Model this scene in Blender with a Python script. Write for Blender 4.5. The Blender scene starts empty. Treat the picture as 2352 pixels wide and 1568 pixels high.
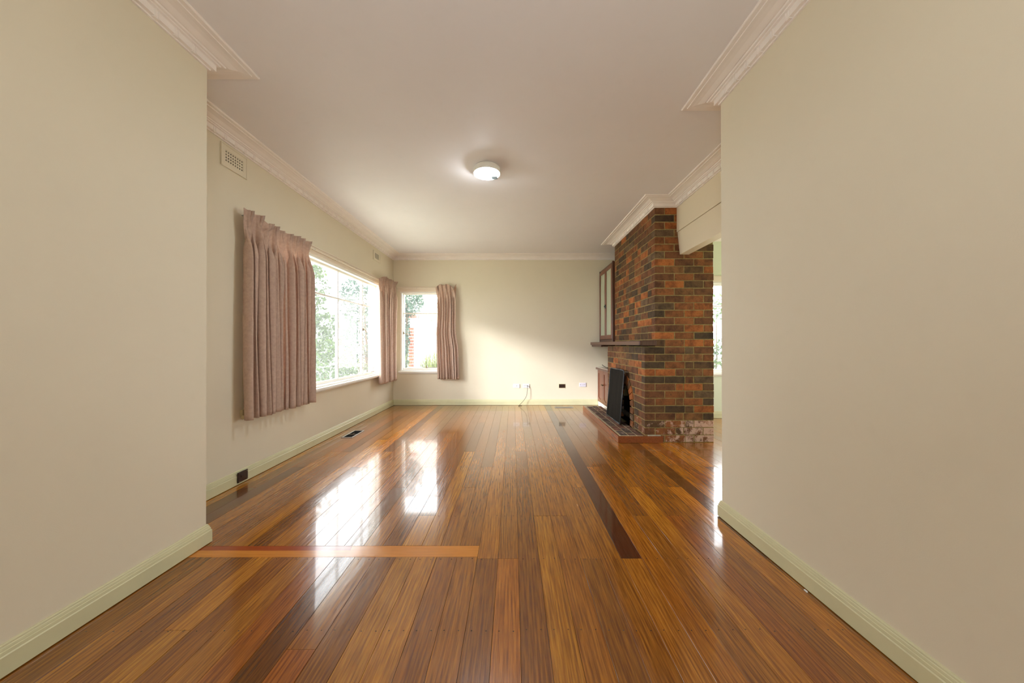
import bpy, bmesh, math, random
from mathutils import Vector, Matrix
rnd = random.Random(7)
S = bpy.context.scene
COL = S.collection

# ------------------------------------------------------------------ camera, sky, lights, exposure
EYE = 1.1807
def make_camera():
    pitch, roll = .0037, .0012
    cp, sp, cr, sr = math.cos(pitch), math.sin(pitch), math.cos(roll), math.sin(roll)
    up0 = Vector((0, -sp, cp)); right0 = Vector((1, 0, 0)); fwd = Vector((0, cp, sp))
    right = cr*right0 - sr*up0; up = sr*right0 + cr*up0
    cd = bpy.data.cameras.new('camera'); cam = bpy.data.objects.new('camera', cd); COL.objects.link(cam)
    cam.matrix_world = Matrix(((right.x, up.x, -fwd.x, 0), (right.y, up.y, -fwd.y, 0), (right.z, up.z, -fwd.z, EYE), (0, 0, 0, 1)))
    cd.sensor_width = 36; cd.lens = 36*791.139/2352
    cd.shift_x = -2.93/2352; cd.shift_y = 3.91/2352; cd.clip_start = .02; cd.clip_end = 200
    S.camera = cam
make_camera()

W = bpy.data.worlds.new('overcast_sky'); S.world = W; W.use_nodes = True
bg = W.node_tree.nodes['Background']; bg.inputs[0].default_value = (.93, .97, 1.0, 1); bg.inputs[1].default_value = 11.0

def light(name, typ, loc, energy, color=(1, 1, 1), rot=None, **kw):
    d = bpy.data.lights.new(name, typ); o = bpy.data.objects.new(name, d); COL.objects.link(o)
    d.energy = energy; d.color = color; o.location = loc
    if rot is not None: o.rotation_euler = rot
    for k, v in kw.items(): setattr(d, k, v)
    return o
sun = light('sun', 'SUN', (0, 0, 8), 6.5, (.95, .975, 1.0)); sun.data.angle = math.radians(10)
sun.rotation_euler = Vector((-1.6, -1.0, .62)).to_track_quat('Z', 'Y').to_euler()
def portal(loc, rot, sx, sy):
    o = light('portal', 'AREA', loc, 1, rot=rot, shape='RECTANGLE', size=sx, size_y=sy); o.data.cycles.is_portal = True
light('bounce_fill', 'AREA', (0, -.3, 1.65), 18, (.90, .95, 1.0), rot=(math.radians(150), 0, 0), shape='DISK', size=.35)   # unseen fill light added behind the camera, aimed up to bounce off the ceiling
portal((-2.6, 4.63, 1.45), (0, -math.pi/2, 0), 1.6, 2.9)
portal((-1.65, 6.98, 1.45), (-math.pi/2, 0, 0), 1.2, 1.6)
portal((-.1, -2.88, 1.55), (math.pi/2, 0, 0), 1.9, 1.2)
portal((5.42, 3.95, 1.45), (0, math.pi/2, 0), 1.6, 2.2)
portal((3.8, 5.8, 1.45), (-math.pi/2, 0, 0), 1.8, 1.6)

S.view_settings.view_transform = 'Standard'; S.view_settings.look = 'None'
S.view_settings.gamma = 1; S.view_settings.use_curve_mapping = False
S.view_settings.exposure = 0.0
S.cycles.use_denoising = True
S.cycles.max_bounces = 10; S.cycles.diffuse_bounces = 6; S.cycles.transparent_max_bounces = 12
S.cycles.sample_clamp_indirect = 8

# ------------------------------------------------------------------ materials
def lin(r, g, b):
    f = lambda c: (c/12.92 if c <= .04045 else ((c+.055)/1.055)**2.4)
    return (f(r/255), f(g/255), f(b/255), 1)
class NT:
    def __init__(s, name):
        s.m = bpy.data.materials.new(name); s.m.use_nodes = True; s.t = s.m.node_tree
        s.p = s.t.nodes['Principled BSDF']; s.out = s.t.nodes['Material Output']
    def n(s, typ, **kw):
        x = s.t.nodes.new(typ)
        for k, v in kw.items():
            if k in ('op',): x.operation = v
            elif hasattr(x, k) and not k.startswith('i'): setattr(x, k, v)
        return x
    def l(s, a, b): s.t.links.new(a, b)
    def math(s, op, a, b=None):
        x = s.t.nodes.new('ShaderNodeMath'); x.operation = op
        for i, v in enumerate((a, b)):
            if v is None: continue
            if isinstance(v, (int, float)): x.inputs[i].default_value = v
            else: s.l(v, x.inputs[i])
        return x.outputs[0]
    def mix(s, fac, a, b, blend='MIX'):
        x = s.t.nodes.new('ShaderNodeMix'); x.data_type = 'RGBA'; x.blend_type = blend
        for k, v in ((0, fac), (6, a), (7, b)):
            if isinstance(v, (int, float)): x.inputs[k].default_value = v
            elif isinstance(v, tuple): x.inputs[k].default_value = v
            else: s.l(v, x.inputs[k])
        return x.outputs[2]
    def noise(s, vec, scale, detail=3, rough=.5):
        x = s.t.nodes.new('ShaderNodeTexNoise'); x.inputs['Scale'].default_value = scale
        x.inputs['Detail'].default_value = detail; x.inputs['Roughness'].default_value = rough
        if vec is not None: s.l(vec, x.inputs['Vector'])
        return x.outputs[0]
    def ramp(s, fac, *stops):
        x = s.t.nodes.new('ShaderNodeValToRGB'); e = x.color_ramp.elements
        while len(e) < len(stops): e.new(.5)
        for i, (p, c) in enumerate(stops):
            e[i].position = p; e[i].color = c if isinstance(c, tuple) else (c, c, c, 1)
        s.l(fac, x.inputs[0]); return x.outputs[0]
    def pos(s): return s.t.nodes.new('ShaderNodeNewGeometry').outputs['Position']
    def vmath(s, op, a, b):
        x = s.t.nodes.new('ShaderNodeVectorMath'); x.operation = op
        for i, v in enumerate((a, b)):
            if isinstance(v, tuple): x.inputs[i].default_value = v
            else: s.l(v, x.inputs[i])
        return x.outputs[0]
    def bump(s, h, strength, dist):
        x = s.t.nodes.new('ShaderNodeBump'); x.inputs['Strength'].default_value = strength
        x.inputs['Distance'].default_value = dist; s.l(h, x.inputs['Height']); s.l(x.outputs[0], s.p.inputs['Normal'])
    def set(s, **kw):
        for k, v in kw.items():
            i = s.p.inputs[k.replace('_', ' ')]
            if isinstance(v, (int, float, tuple)): i.default_value = v
            else: s.l(v, i)
        return s
def plain(name, c, rough=.6, spec=.4, var=.04, scale=6, bump=0, metal=0):
    n = NT(name); base = lin(*c); p = n.pos()
    f = n.noise(p, scale, 3)
    lo = tuple(x*(1-var) for x in base[:3])+(1,); hi = tuple(min(1, x*(1+var)) for x in base[:3])+(1,)
    n.set(Base_Color=n.ramp(f, (.3, lo), (.7, hi)), Roughness=rough, Specular_IOR_Level=spec, Metallic=metal)
    if bump: n.bump(n.noise(p, 180, 2), bump, .002)
    return n.m
def wall_mat(name, c):
    n = NT(name); p = n.pos(); base = lin(*c)
    f = n.noise(p, 1.3, 4, .6); g = n.noise(p, 9, 3)
    k = n.ramp(f, (.3, tuple(x*.965 for x in base[:3])+(1,)), (.7, base))
    k = n.mix(n.math('MULTIPLY', n.ramp(g, (.62, 0.0), (.8, 1.0)), .04), k, lin(180, 160, 130))
    n.set(Base_Color=k, Roughness=.55, Specular_IOR_Level=.25)
    h = n.math('ADD', n.noise(p, 260, 2), n.math('MULTIPLY', n.noise(p, 3, 2), 2.5)); n.bump(h, .12, .002)
    return n.m
M = {}
M['wall'] = wall_mat('cream_wall_paint', (224, 215, 193))
M['wall_green'] = wall_mat('pale_green_wall_paint', (218, 224, 200))
M['ceiling'] = wall_mat('ceiling_paint', (234, 231, 233))
M['cornice'] = plain('cornice_paint', (240, 233, 228), .5, .3, .02)
M['skirting'] = plain('green_cream_gloss_paint', (208, 204, 166), .35, .45, .03, 8)
M['beam'] = wall_mat('beam_paint', (228, 216, 192))
M['white'] = plain('white_gloss_paint', (238, 236, 230), .3, .5, .02)
M['trimcream'] = plain('cream_gloss_paint', (228, 216, 198), .4, .4, .03)
M['plastic'] = plain('white_plastic', (240, 240, 238), .3, .5, .01)
M['lavplastic'] = plain('cool_white_plastic', (222, 218, 230), .3, .5, .01)
M['brownplastic'] = plain('brown_bakelite', (52, 34, 28), .25, .5, .05)
M['black'] = plain('black_rubber', (18, 18, 18), .5, .3, .1)
M['dark'] = plain('dark_void', (12, 10, 9), .9, .1, .1)
M['soot'] = plain('sooted_brick', (22, 18, 15), .95, .1, .3, 14)
M['alum'] = plain('brushed_aluminium', (190, 188, 182), .35, .5, .04, 40, metal=.7)
M['brass'] = plain('aged_brass', (120, 104, 80), .35, .5, .1, 40, metal=.9)
M['blackmetal'] = plain('black_enamel_frame', (66, 70, 74), .25, .5, .08)
M['cordcream'] = plain('cream_plastic', (205, 192, 150), .45, .4, .05)
M['concrete'] = plain('cement_strip', (178, 172, 158), .85, .2, .15, 30, .4)
M['hearthgrout'] = plain('pale_grout', (186, 172, 140), .9, .1, .15, 30, .4)

def mat_planks():
    n = NT('varnished_hardwood'); p = n.pos(); oi = n.t.nodes.new('ShaderNodeObjectInfo')
    off = n.t.nodes.new('ShaderNodeCombineXYZ'); n.l(n.math('MULTIPLY', oi.outputs['Random'], 37.0), off.inputs[0]); n.l(n.math('MULTIPLY', oi.outputs['Random'], 91.0), off.inputs[1])
    q = n.vmath('ADD', p, off.outputs[0])
    qs = n.vmath('MULTIPLY', q, (1.0, .035, 1.0))
    warp = n.vmath('ADD', n.vmath('MULTIPLY', q, (1.0, .09, 1.0)), (0, 0, 0))
    big = n.noise(warp, 9, 3, .6)                              # broad figure
    fine = n.noise(qs, 130, 5, .65)                            # fine grain lines
    wv = n.t.nodes.new('ShaderNodeTexWave'); wv.wave_type = 'BANDS'; wv.bands_direction = 'X'
    wv.inputs['Scale'].default_value = 16; wv.inputs['Distortion'].default_value = 9; wv.inputs['Detail'].default_value = 3; wv.inputs['Detail Scale'].default_value = .8
    n.l(n.vmath('MULTIPLY', q, (1.0, .11, 1.0)), wv.inputs['Vector'])
    base = n.mix(n.math('MULTIPLY', n.ramp(big, (.3, 0.0), (.72, 1.0)), .5), oi.outputs['Color'], n.mix(1.0, oi.outputs['Color'], lin(188, 158, 124), 'MULTIPLY'))
    base = n.mix(n.math('MULTIPLY', n.ramp(fine, (.38, 1.0), (.6, 0.0)), .7), base, n.mix(1.0, base, lin(150, 122, 92), 'MULTIPLY'))
    base = n.mix(n.math('MULTIPLY', wv.outputs[1], .36), base, n.mix(1.0, base, lin(188, 156, 124), 'MULTIPLY'))
    light_ = n.ramp(n.noise(qs, 60, 3), (.56, 0.0), (.72, 1.0))
    base = n.mix(n.math('MULTIPLY', light_, .22), base, n.mix(1.0, base, (1.5, 1.38, 1.15, 1), 'MULTIPLY'))
    # nail heads in rows over the joists
    sx = n.t.nodes.new('ShaderNodeSeparateXYZ'); n.l(p, sx.inputs[0])
    def band(v, o, period, centre):
        m = n.math('MODULO', n.math('ADD', v, 50*period - o), period)
        return n.math('ABSOLUTE', n.math('SUBTRACT', m, centre))
    jy = n.math('ADD', sx.outputs[1], n.math('MULTIPLY', n.noise(q, 3, 1), .03))
    dy = band(jy, 1.43, .475, .0125)
    def dot(cx):
        dx = band(sx.outputs[0], .027, .1135, cx)
        r = n.math('SQRT', n.math('ADD', n.math('POWER', dx, 2), n.math('POWER', dy, 2)))
        return n.math('LESS_THAN', r, .0028)
    dots = n.math('MAXIMUM', dot(.026), dot(.086))
    # knots and gum marks
    vor = n.t.nodes.new('ShaderNodeTexVoronoi'); vor.inputs['Scale'].default_value = 2.6
    n.l(n.vmath('MULTIPLY', q, (2.4, .8, 1)), vor.inputs['Vector'])
    kn = n.ramp(vor.outputs['Distance'], (.0, 1.0), (.035, 0.0))
    base = n.mix(n.math('MULTIPLY', n.math('MAXIMUM', dots, n.math('MULTIPLY', kn, .8)), .85), base, lin(34, 20, 12))
    n.set(Base_Color=base, Specular_IOR_Level=.5, Coat_Weight=.6, Coat_Roughness=.05)
    scr = n.noise(n.vmath('MULTIPLY', q, (1, .05, 1)), 55, 3, .6)
    worn = n.noise(p, 2.2, 4, .65)
    n.set(Roughness=n.math('ADD', .11, n.math('ADD', n.math('MULTIPLY', scr, .12), n.math('MULTIPLY', worn, .12))))
    h = n.math('ADD', n.math('MULTIPLY', scr, .3), n.math('MULTIPLY', n.noise(n.vmath('MULTIPLY', q, (1, .25, 1)), 16, 3, .55), 1.6))
    h = n.math('SUBTRACT', h, n.math('MULTIPLY', dots, .6))
    n.bump(h, .28, .0035)
    return n.m
M['plank'] = mat_planks()

def mat_brick():
    n = NT('fired_clay_brick'); tc = n.t.nodes.new('ShaderNodeTexCoord'); oi = n.t.nodes.new('ShaderNodeObjectInfo')
    off = n.t.nodes.new('ShaderNodeCombineXYZ')
    for i in range(3): n.l(n.math('MULTIPLY', oi.outputs['Random'], 31.0+17*i), off.inputs[i])
    q = n.vmath('ADD', tc.outputs['Object'], off.outputs[0])
    a = n.noise(q, 11, 4, .6); b = n.noise(q, 60, 4, .7)
    base = n.mix(n.math('MULTIPLY', n.ramp(a, (.42, 0.0), (.66, 1.0)), .75), oi.outputs['Color'], n.mix(1.0, oi.outputs['Color'], lin(150, 134, 128), 'MULTIPLY'))
    base = n.mix(n.math('MULTIPLY', n.ramp(b, (.5, 0.0), (.75, 1.0)), .45), base, n.mix(1.0, base, lin(110, 96, 90), 'MULTIPLY'))
    sp = n.ramp(n.noise(q, 130, 2), (.7, 0.0), (.74, 1.0))
    base = n.mix(n.math('MULTIPLY', sp, .35), base, lin(170, 140, 110))
    pit = n.ramp(n.noise(q, 34, 3, .7), (.28, 1.0), (.34, 0.0))
    base = n.mix(n.math('MULTIPLY', pit, .75), base, lin(30, 22, 18))
    # lime bloom on the lowest courses towards the right-hand end
    sx = n.t.nodes.new('ShaderNodeSeparateXYZ'); n.l(n.pos(), sx.inputs[0])
    low = n.math('LESS_THAN', sx.outputs[2], .262)
    lr = n.t.nodes.new('ShaderNodeMapRange'); lr.inputs[1].default_value = 1.7; lr.inputs[2].default_value = 2.35; n.l(sx.outputs[0], lr.inputs[0])
    bl = n.ramp(n.math('ADD', n.noise(n.pos(), 15, 6, .8), n.math('MULTIPLY', lr.outputs[0], .16)), (.56, 0.0), (.66, 1.0))
    base = n.mix(n.math('MULTIPLY', n.math('MULTIPLY', bl, low), .75), base, lin(222, 190, 176))
    n.set(Base_Color=base, Roughness=.72, Specular_IOR_Level=.35)
    n.bump(n.math('ADD', n.math('MULTIPLY', a, .6), n.math('SUBTRACT', n.math('MULTIPLY', b, .8), pit)), .55, .004)
    return n.m
M['brick'] = mat_brick()
M['mortar'] = plain('sandy_mortar', (146, 130, 88), .95, .1, .22, 30, .8)

def mat_timber(name, c, rough=.35, axis=(1, .05, 1), grain=90):
    n = NT(name); p = n.pos(); q = n.vmath('MULTIPLY', p, axis); base = lin(*c)
    f = n.noise(q, grain, 5, .6); g = n.noise(q, 12, 3)
    k = n.mix(n.ramp(f, (.35, 0.0), (.65, 1.0)), tuple(x*.62 for x in base[:3])+(1,), base)
    k = n.mix(n.math('MULTIPLY', g, .5), k, tuple(x*.7 for x in base[:3])+(1,))
    n.set(Base_Color=k, Roughness=rough, Specular_IOR_Level=.45, Coat_Weight=.15); n.bump(f, .1, .002)
    return n.m
M['darktimber'] = mat_timber('dark_stained_timber', (92, 56, 42), .35, (1, 1, .06))
M['shelftimber'] = mat_timber('dark_stained_shelf_timber', (104, 66, 52), .3)
M['doortimber'] = mat_timber('red_brown_timber', (128, 70, 44), .35, (1, 1, .06))
M['hearthtimber'] = mat_timber('orange_hearth_timber', (150, 78, 36), .25)
M['patchtimber'] = mat_timber('golden_pine', (196, 128, 56), .2, (.05, 1, 1), 70)
def mat_patch():
    n = NT('two_tone_golden_board'); p = n.pos(); q = n.vmath('MULTIPLY', p, (.06, 1, 1))
    sx = n.t.nodes.new('ShaderNodeSeparateXYZ'); n.l(p, sx.inputs[0])
    f = n.noise(q, 80, 4, .6); g = n.noise(n.vmath('MULTIPLY', p, (.25, 1, 1)), 7, 3)
    line = n.math('ADD', 1.972, n.math('MULTIPLY', g, .02))
    red = n.math('MULTIPLY', n.math('GREATER_THAN', sx.outputs[1], line), n.math('LESS_THAN', sx.outputs[0], n.math('ADD', -1.0, n.math('MULTIPLY', g, .1))))
    k = n.mix(red, lin(224, 150, 58), lin(172, 80, 24)); k = n.mix(n.math('MULTIPLY', f, .7), k, n.mix(1.0, k, lin(170, 130, 100), 'MULTIPLY'))
    n.set(Base_Color=k, Roughness=n.math('ADD', .14, n.math('MULTIPLY', g, .12)), Specular_IOR_Level=.5, Coat_Weight=.3, Coat_Roughness=.08)
    n.bump(n.noise(q, 20, 3), .25, .003); return n.m
M['patch'] = mat_patch()
def mat_fabric():
    n = NT('dusty_pink_curtain_fabric'); p = n.pos()
    a = n.noise(p, 38, 3, .6); b = n.noise(p, 9, 2)
    k = n.ramp(a, (.3, lin(206, 176, 160)), (.7, lin(224, 198, 180)))
    k = n.mix(n.math('MULTIPLY', b, .2), k, lin(190, 176, 150))
    n.set(Base_Color=k, Roughness=.85, Specular_IOR_Level=.15); n.bump(n.noise(p, 500, 1), .2, .001)
    tr = n.t.nodes.new('ShaderNodeBsdfTranslucent'); n.l(k, tr.inputs[0]); mx = n.t.nodes.new('ShaderNodeMixShader'); mx.inputs[0].default_value = .26
    n.l(n.p.outputs[0], mx.inputs[1]); n.l(tr.outputs[0], mx.inputs[2]); n.l(mx.outputs[0], n.out.inputs[0])
    return n.m
M['fabric'] = mat_fabric()
def mat_glass(name, refl=.07, haze=.0):
    n = NT(name); t = n.t; t.nodes.remove(n.p)
    tr = t.nodes.new('ShaderNodeBsdfTransparent'); gl = t.nodes.new('ShaderNodeBsdfGlossy'); gl.inputs['Roughness'].default_value = .02
    mx = t.nodes.new('ShaderNodeMixShader'); fr = t.nodes.new('ShaderNodeLayerWeight'); fr.inputs[0].default_value = .5
    n.l(n.math('ADD', .03, n.math('MULTIPLY', n.math('POWER', fr.outputs['Facing'], 5.0), .6)), mx.inputs[0]); n.l(tr.outputs[0], mx.inputs[1]); n.l(gl.outputs[0], mx.inputs[2])
    o = mx.outputs[0]
    if haze:
        d = t.nodes.new('ShaderNodeBsdfTranslucent'); d.inputs[0].default_value = (.95, .97, 1, 1)
        m2 = t.nodes.new('ShaderNodeMixShader'); m2.inputs[0].default_value = haze; n.l(o, m2.inputs[1]); n.l(d.outputs[0], m2.inputs[2]); o = m2.outputs[0]
    n.l(o, n.out.inputs[0]); return n.m
M['glass'] = mat_glass('window_glass', haze=.022)
def mat_frost():
    n = NT('obscure_glass'); p = n.pos()
    n.set(Base_Color=lin(178, 186, 164), Roughness=.25, Specular_IOR_Level=.6)
    n.bump(n.noise(p, 120, 2), .5, .003); return n.m
M['frost'] = mat_frost()
def mat_mesh():
    n = NT('black_wire_mesh'); p = n.pos(); sx = n.t.nodes.new('ShaderNodeSeparateXYZ'); n.l(p, sx.inputs[0])
    k = n.noise(n.vmath('MULTIPLY', p, (1, 1, .1)), 14, 3)
    n.set(Base_Color=n.ramp(k, (.3, lin(16, 15, 14)), (.7, lin(36, 33, 30))), Roughness=.75, Specular_IOR_Level=.12)
    g = n.math('ADD', n.math('SINE', n.math('MULTIPLY', sx.outputs[1], 1500)), n.math('SINE', n.math('MULTIPLY', sx.outputs[2], 1500)))
    n.bump(g, .3, .001); return n.m
M['mesh'] = mat_mesh()
def mat_leaf(name, c, c2):
    n = NT(name); oi = n.noise(n.pos(), 5, 2)
    k = n.ramp(oi, (.35, lin(*c)), (.65, lin(*c2)))
    n.set(Base_Color=k, Roughness=.5, Specular_IOR_Level=.4)
    tr = n.t.nodes.new('ShaderNodeBsdfTranslucent'); n.l(k, tr.inputs[0]); mx = n.t.nodes.new('ShaderNodeMixShader'); mx.inputs[0].default_value = .35
    n.l(n.p.outputs[0], mx.inputs[1]); n.l(tr.outputs[0], mx.inputs[2]); n.l(mx.outputs[0], n.out.inputs[0]); return n.m
M['leaf'] = mat_leaf('green_leaves', (38, 58, 30), (84, 104, 56))
M['leafblue'] = mat_leaf('blue_green_leaves', (36, 60, 50), (70, 98, 82))
M['grassleaf'] = mat_leaf('strap_leaves', (70, 84, 34), (116, 124, 66))
M['bark'] = plain('grey_bark', (96, 84, 70), .9, .1, .3, 20)
M['lawn'] = plain('pale_gravel_and_lawn', (196, 196, 172), .95, .1, .2, 3)
M['fence'] = plain('weathered_grey_palings', (118, 122, 120), .9, .1, .25, 10)
M['render'] = plain('white_rendered_wall', (240, 238, 232), .8, .2, .02)
M['rooftile'] = plain('pale_roof_tiles', (206, 196, 186), .8, .2, .15, 5)
def emis(name, c, s):
    n = NT(name); n.set(Base_Color=lin(*c), Emission_Color=lin(*c), Emission_Strength=s); return n.m
M['lamp'] = emis('glowing_diffuser', (232, 243, 255), 120.0)

# ------------------------------------------------------------------ mesh helpers
class MB:
    def __init__(s): s.v = []; s.f = []
    def add(s, vs, fs):
        o = len(s.v); s.v += [tuple(v) for v in vs]; s.f += [tuple(i+o for i in f) for f in fs]; return s
    def box(s, x0, x1, y0, y1, z0, z1):
        return s.add([(x0, y0, z0), (x1, y0, z0), (x1, y1, z0), (x0, y1, z0), (x0, y0, z1), (x1, y0, z1), (x1, y1, z1), (x0, y1, z1)],
                     [(0, 3, 2, 1), (4, 5, 6, 7), (0, 1, 5, 4), (1, 2, 6, 5), (2, 3, 7, 6), (3, 0, 4, 7)])
    def hexa(s, b, t):  # bottom ring, top ring (4 pts each, counter-clockwise seen from above)
        return s.add(list(b)+list(t), [(0, 3, 2, 1), (4, 5, 6, 7), (0, 1, 5, 4), (1, 2, 6, 5), (2, 3, 7, 6), (3, 0, 4, 7)])
    def cyl(s, a, b, r, n=10, r2=None):
        a, b = Vector(a), Vector(b); d = (b-a).normalized(); u = d.orthogonal().normalized(); w = d.cross(u); r2 = r if r2 is None else r2
        vs = [a+(u*math.cos(t)+w*math.sin(t))*r for t in [2*math.pi*i/n for i in range(n)]] + [b+(u*math.cos(t)+w*math.sin(t))*r2 for t in [2*math.pi*i/n for i in range(n)]]
        return s.add(vs, [(i, (i+1) % n, n+(i+1) % n, n+i) for i in range(n)]+[tuple(range(n))[::-1], tuple(range(n, 2*n))])
    def tube(s, pts, r, n=6):
        for a, b in zip(pts, pts[1:]): s.cyl(a, b, r, n)
        return s
    def lathe(s, c, prof, n=32):  # prof (r, z) list
        k = len(prof); vs = []
        for i in range(n):
            t = 2*math.pi*i/n
            vs += [(c[0]+r*math.cos(t), c[1]+r*math.sin(t), c[2]+z) for r, z in prof]
        fs = [(i*k+j, ((i+1) % n)*k+j, ((i+1) % n)*k+j+1, i*k+j+1) for i in range(n) for j in range(k-1)]
        return s.add(vs, fs)
    def prism(s, poly, axis, a, b):  # extrude 2-D polygon along axis between a and b
        def P(p, t):
            return {'x': (t, p[0], p[1]), 'y': (p[0], t, p[1]), 'z': (p[0], p[1], t)}[axis]
        n = len(poly)
        return s.add([P(p, a) for p in poly]+[P(p, b) for p in poly], [tuple(range(n))[::-1], tuple(range(n, 2*n))]+[(i, (i+1) % n, n+(i+1) % n, n+i) for i in range(n)])
    def mesh(s, name, mat=None, bevel=0, smooth=False, seg=1):
        me = bpy.data.meshes.new(name); me.from_pydata(s.v, [], s.f)
        bm = bmesh.new(); bm.from_mesh(me); bmesh.ops.recalc_face_normals(bm, faces=bm.faces)
        if bevel: bmesh.ops.bevel(bm, geom=bm.edges[:], offset=bevel, segments=seg, profile=.6, affect='EDGES', clamp_overlap=True)
        bm.to_mesh(me); bm.free()
        if mat: me.materials.append(mat)
        if smooth: me.shade_smooth()
        return me
    def build(s, name, mat, parent=None, bevel=0, smooth=False, seg=1, loc=None):
        o = bpy.data.objects.new(name, s.mesh(name, mat, bevel, smooth, seg)); COL.objects.link(o)
        if loc: o.location = loc
        if parent: o.parent = parent; o.matrix_parent_inverse = Matrix.Translation(-Vector(parent.location)) if loc is None else Matrix()
        return o
def tag(o, label=None, cat=None, group=None, kind=None):
    for k, v in (('label', label), ('category', cat), ('group', group), ('kind', kind)):
        if v: o[k] = v
    return o
def empty(name, loc=(0, 0, 0), label=None, cat=None, group=None, kind=None):
    o = bpy.data.objects.new(name, None); COL.objects.link(o); o.location = loc; o.empty_display_size = .05
    return tag(o, label, cat, group, kind)
def struct(name, mb, mat, **k):
    return tag(mb.build(name, mat, **k), kind='structure')
def put(name, me, parent, color=None, loc=None):
    o = bpy.data.objects.new(name, me); COL.objects.link(o); o.parent = parent
    if loc is not None: o.location = Vector(loc)-Vector(parent.location)
    if color: o.color = color
    return o

# ------------------------------------------------------------------ dimensions of the rooms (metres)
ZC = 2.915                                   # ceiling
XL, YL = -1.829, 2.053                       # end of the near left wall
XR, YR = 1.427, 2.359                        # end of the near right wall
XW, YB = -2.34, 6.717                        # left and back wall of the main room
YREAR = -2.7
XC, YC, YD, XLOW, XCR = 1.710, 4.15, 5.80, 1.584, 2.413   # chimney: left face, front, rear, lower left face, right side
XBM, XBR = 1.973, 2.085                      # beam over the side opening
XAL = 2.2                                    # side wall of the alcove
YRR, XRR = 5.51, 5.2                         # back and right walls of the side room
W1 = (3.25, 6.05, .665, 2.235)               # window 1: y0 y1 z0 z1
W2 = (-2.2, -1.22, .665, 2.215)              # window 2: x0 x1 z0 z1
W3 = (2.95, 4.7, .72, 2.18)                  # window 3 in side room
W5 = (2.9, 5.0, .72, 2.18)                   # unseen window 5, added to light that room from its outer side
W4 = (-1.0, .8, 1.0, 2.1)                    # unseen window 4 behind the camera, added to light the near room

# ------------------------------------------------------------------ structure
def wall_hole(name, axis, t0, t1, a0, a1, hole, mat, z1=ZC+.02):
    m = MB(); h0, h1, hz0, hz1 = hole
    f = (lambda p, q, z0, z: m.box(t0, t1, p, q, z0, z)) if axis == 'x' else (lambda p, q, z0, z: m.box(p, q, t0, t1, z0, z))
    f(a0, h0, -.05, z1); f(h1, a1, -.05, z1); f(h0, h1, -.05, hz0); f(h0, h1, hz1, z1)
    return struct(name, m, mat)
struct('ceiling', MB().box(-2.6, 5.4, -3.0, 7.0, ZC, ZC+.1), M['ceiling'])
struct('wall_near_left', MB().box(-2.55, XL, YREAR, YL, -.05, ZC+.02), M['wall'])
wall_hole('wall_left', 'x', XW-.2, XW, YL, YB+.2, W1, M['wall'])
wall_hole('wall_back', 'y', YB, YB+.2, XW, XAL, W2, M['wall'])
struct('wall_alcove', MB().box(XAL, XAL+.12, YD, YB+.2, -.05, ZC+.02), M['wall'])
struct('wall_near_right', MB().box(XR, XBR, YREAR, YR, -.05, ZC+.02), M['wall'])
wall_hole('wall_rear', 'y', YREAR-.15, YREAR, -2.55, XBR, W4, M['wall'])
wall_hole('wall_side_room_back', 'y', YRR, YRR+.2, XCR+.006, XRR, W3, M['wall_green'])
wall_hole('wall_side_room_right', 'x', XRR, XRR+.15, 2.2, YRR+.2, W5, M['wall_green'])
struct('wall_side_room_front', MB().box(XBR, XRR, 2.2, YR, -.05, ZC+.02), M['wall_green'])

# beam over the side opening: an upper board and a lower board set back a little, with a fine gap
bm_ = empty('beam', (XBM, 3.2, 2.25), kind='structure')
MB().hexa([(XBM, YR, 2.533), (XBR, YR, 2.533), (XBR, YC, 2.533), (XBM, YC, 2.533)], [(XBM, YR, ZC), (XBR, YR, ZC), (XBR, YC, ZC), (XBM, YC, ZC)]).build('upper_board', M['beam'], bm_)
MB().hexa([(XBM+.035, YR, 2.262), (XBR+.03, YR, 2.262), (XBR+.03, YC-.002, 2.262), (XBM+.035, YC-.002, 2.262)], [(XBM+.008, YR, 2.530), (XBR, YR, 2.530), (XBR, YC-.002, 2.530), (XBM+.008, YC-.002, 2.530)]).build('lower_board', M['beam'], bm_)

def sweep(mb, path, prof, i0, i1, side=1):
    """Sweep profile (offset from wall, z) along path[i0..i1]; corners are mitred with the neighbours of the whole path."""
    def nrm(a, b):
        d = Vector((b[0]-a[0], b[1]-a[1])).normalized(); return Vector((d.y, -d.x))*side
    rows = []
    for i in range(i0, i1+1):
        p = Vector(path[i]); ns = []
        if i > 0: ns.append(nrm(path[i-1], path[i]))
        if i < len(path)-1: ns.append(nrm(path[i], path[i+1]))
        m = ns[0] if len(ns) == 1 else (ns[0]+ns[1])/(1+ns[0].dot(ns[1]))
        rows.append([(p.x+m.x*d, p.y+m.y*d, z) for d, z in prof])
    k = len(prof); vs = [v for r in rows for v in r]
    fs = [(r*k+j, (r+1)*k+j, (r+1)*k+(j+1) % k, r*k+(j+1) % k) for r in range(len(rows)-1) for j in range(k)]
    fs += [tuple(range(k)), tuple(range((len(rows)-1)*k, len(rows)*k))[::-1]]
    mb.add(vs, fs)
CP = [(0, ZC), (0, ZC-.089), (.011, ZC-.089), (.012, ZC-.080), (.030, ZC-.079), (.030, ZC-.044), (.044, ZC-.042), (.046, ZC-.037), (.060, ZC-.037), (.064, ZC-.029),
      (.072, ZC-.030), (.084, ZC-.0265), (.105, ZC-.0185), (.130, ZC-.0155), (.152, ZC-.0155), (.154, ZC-.011), (.178, ZC-.011), (.183, ZC-.006), (.183, ZC)]
path = [(XL, YREAR), (XL, YL), (XW, YL), (XW, YB), (XAL, YB), (XAL, YD), (XC, YD), (XC, YC), (XBM, YC), (XBM, YR), (XR, YR), (XR, YREAR)]
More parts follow.
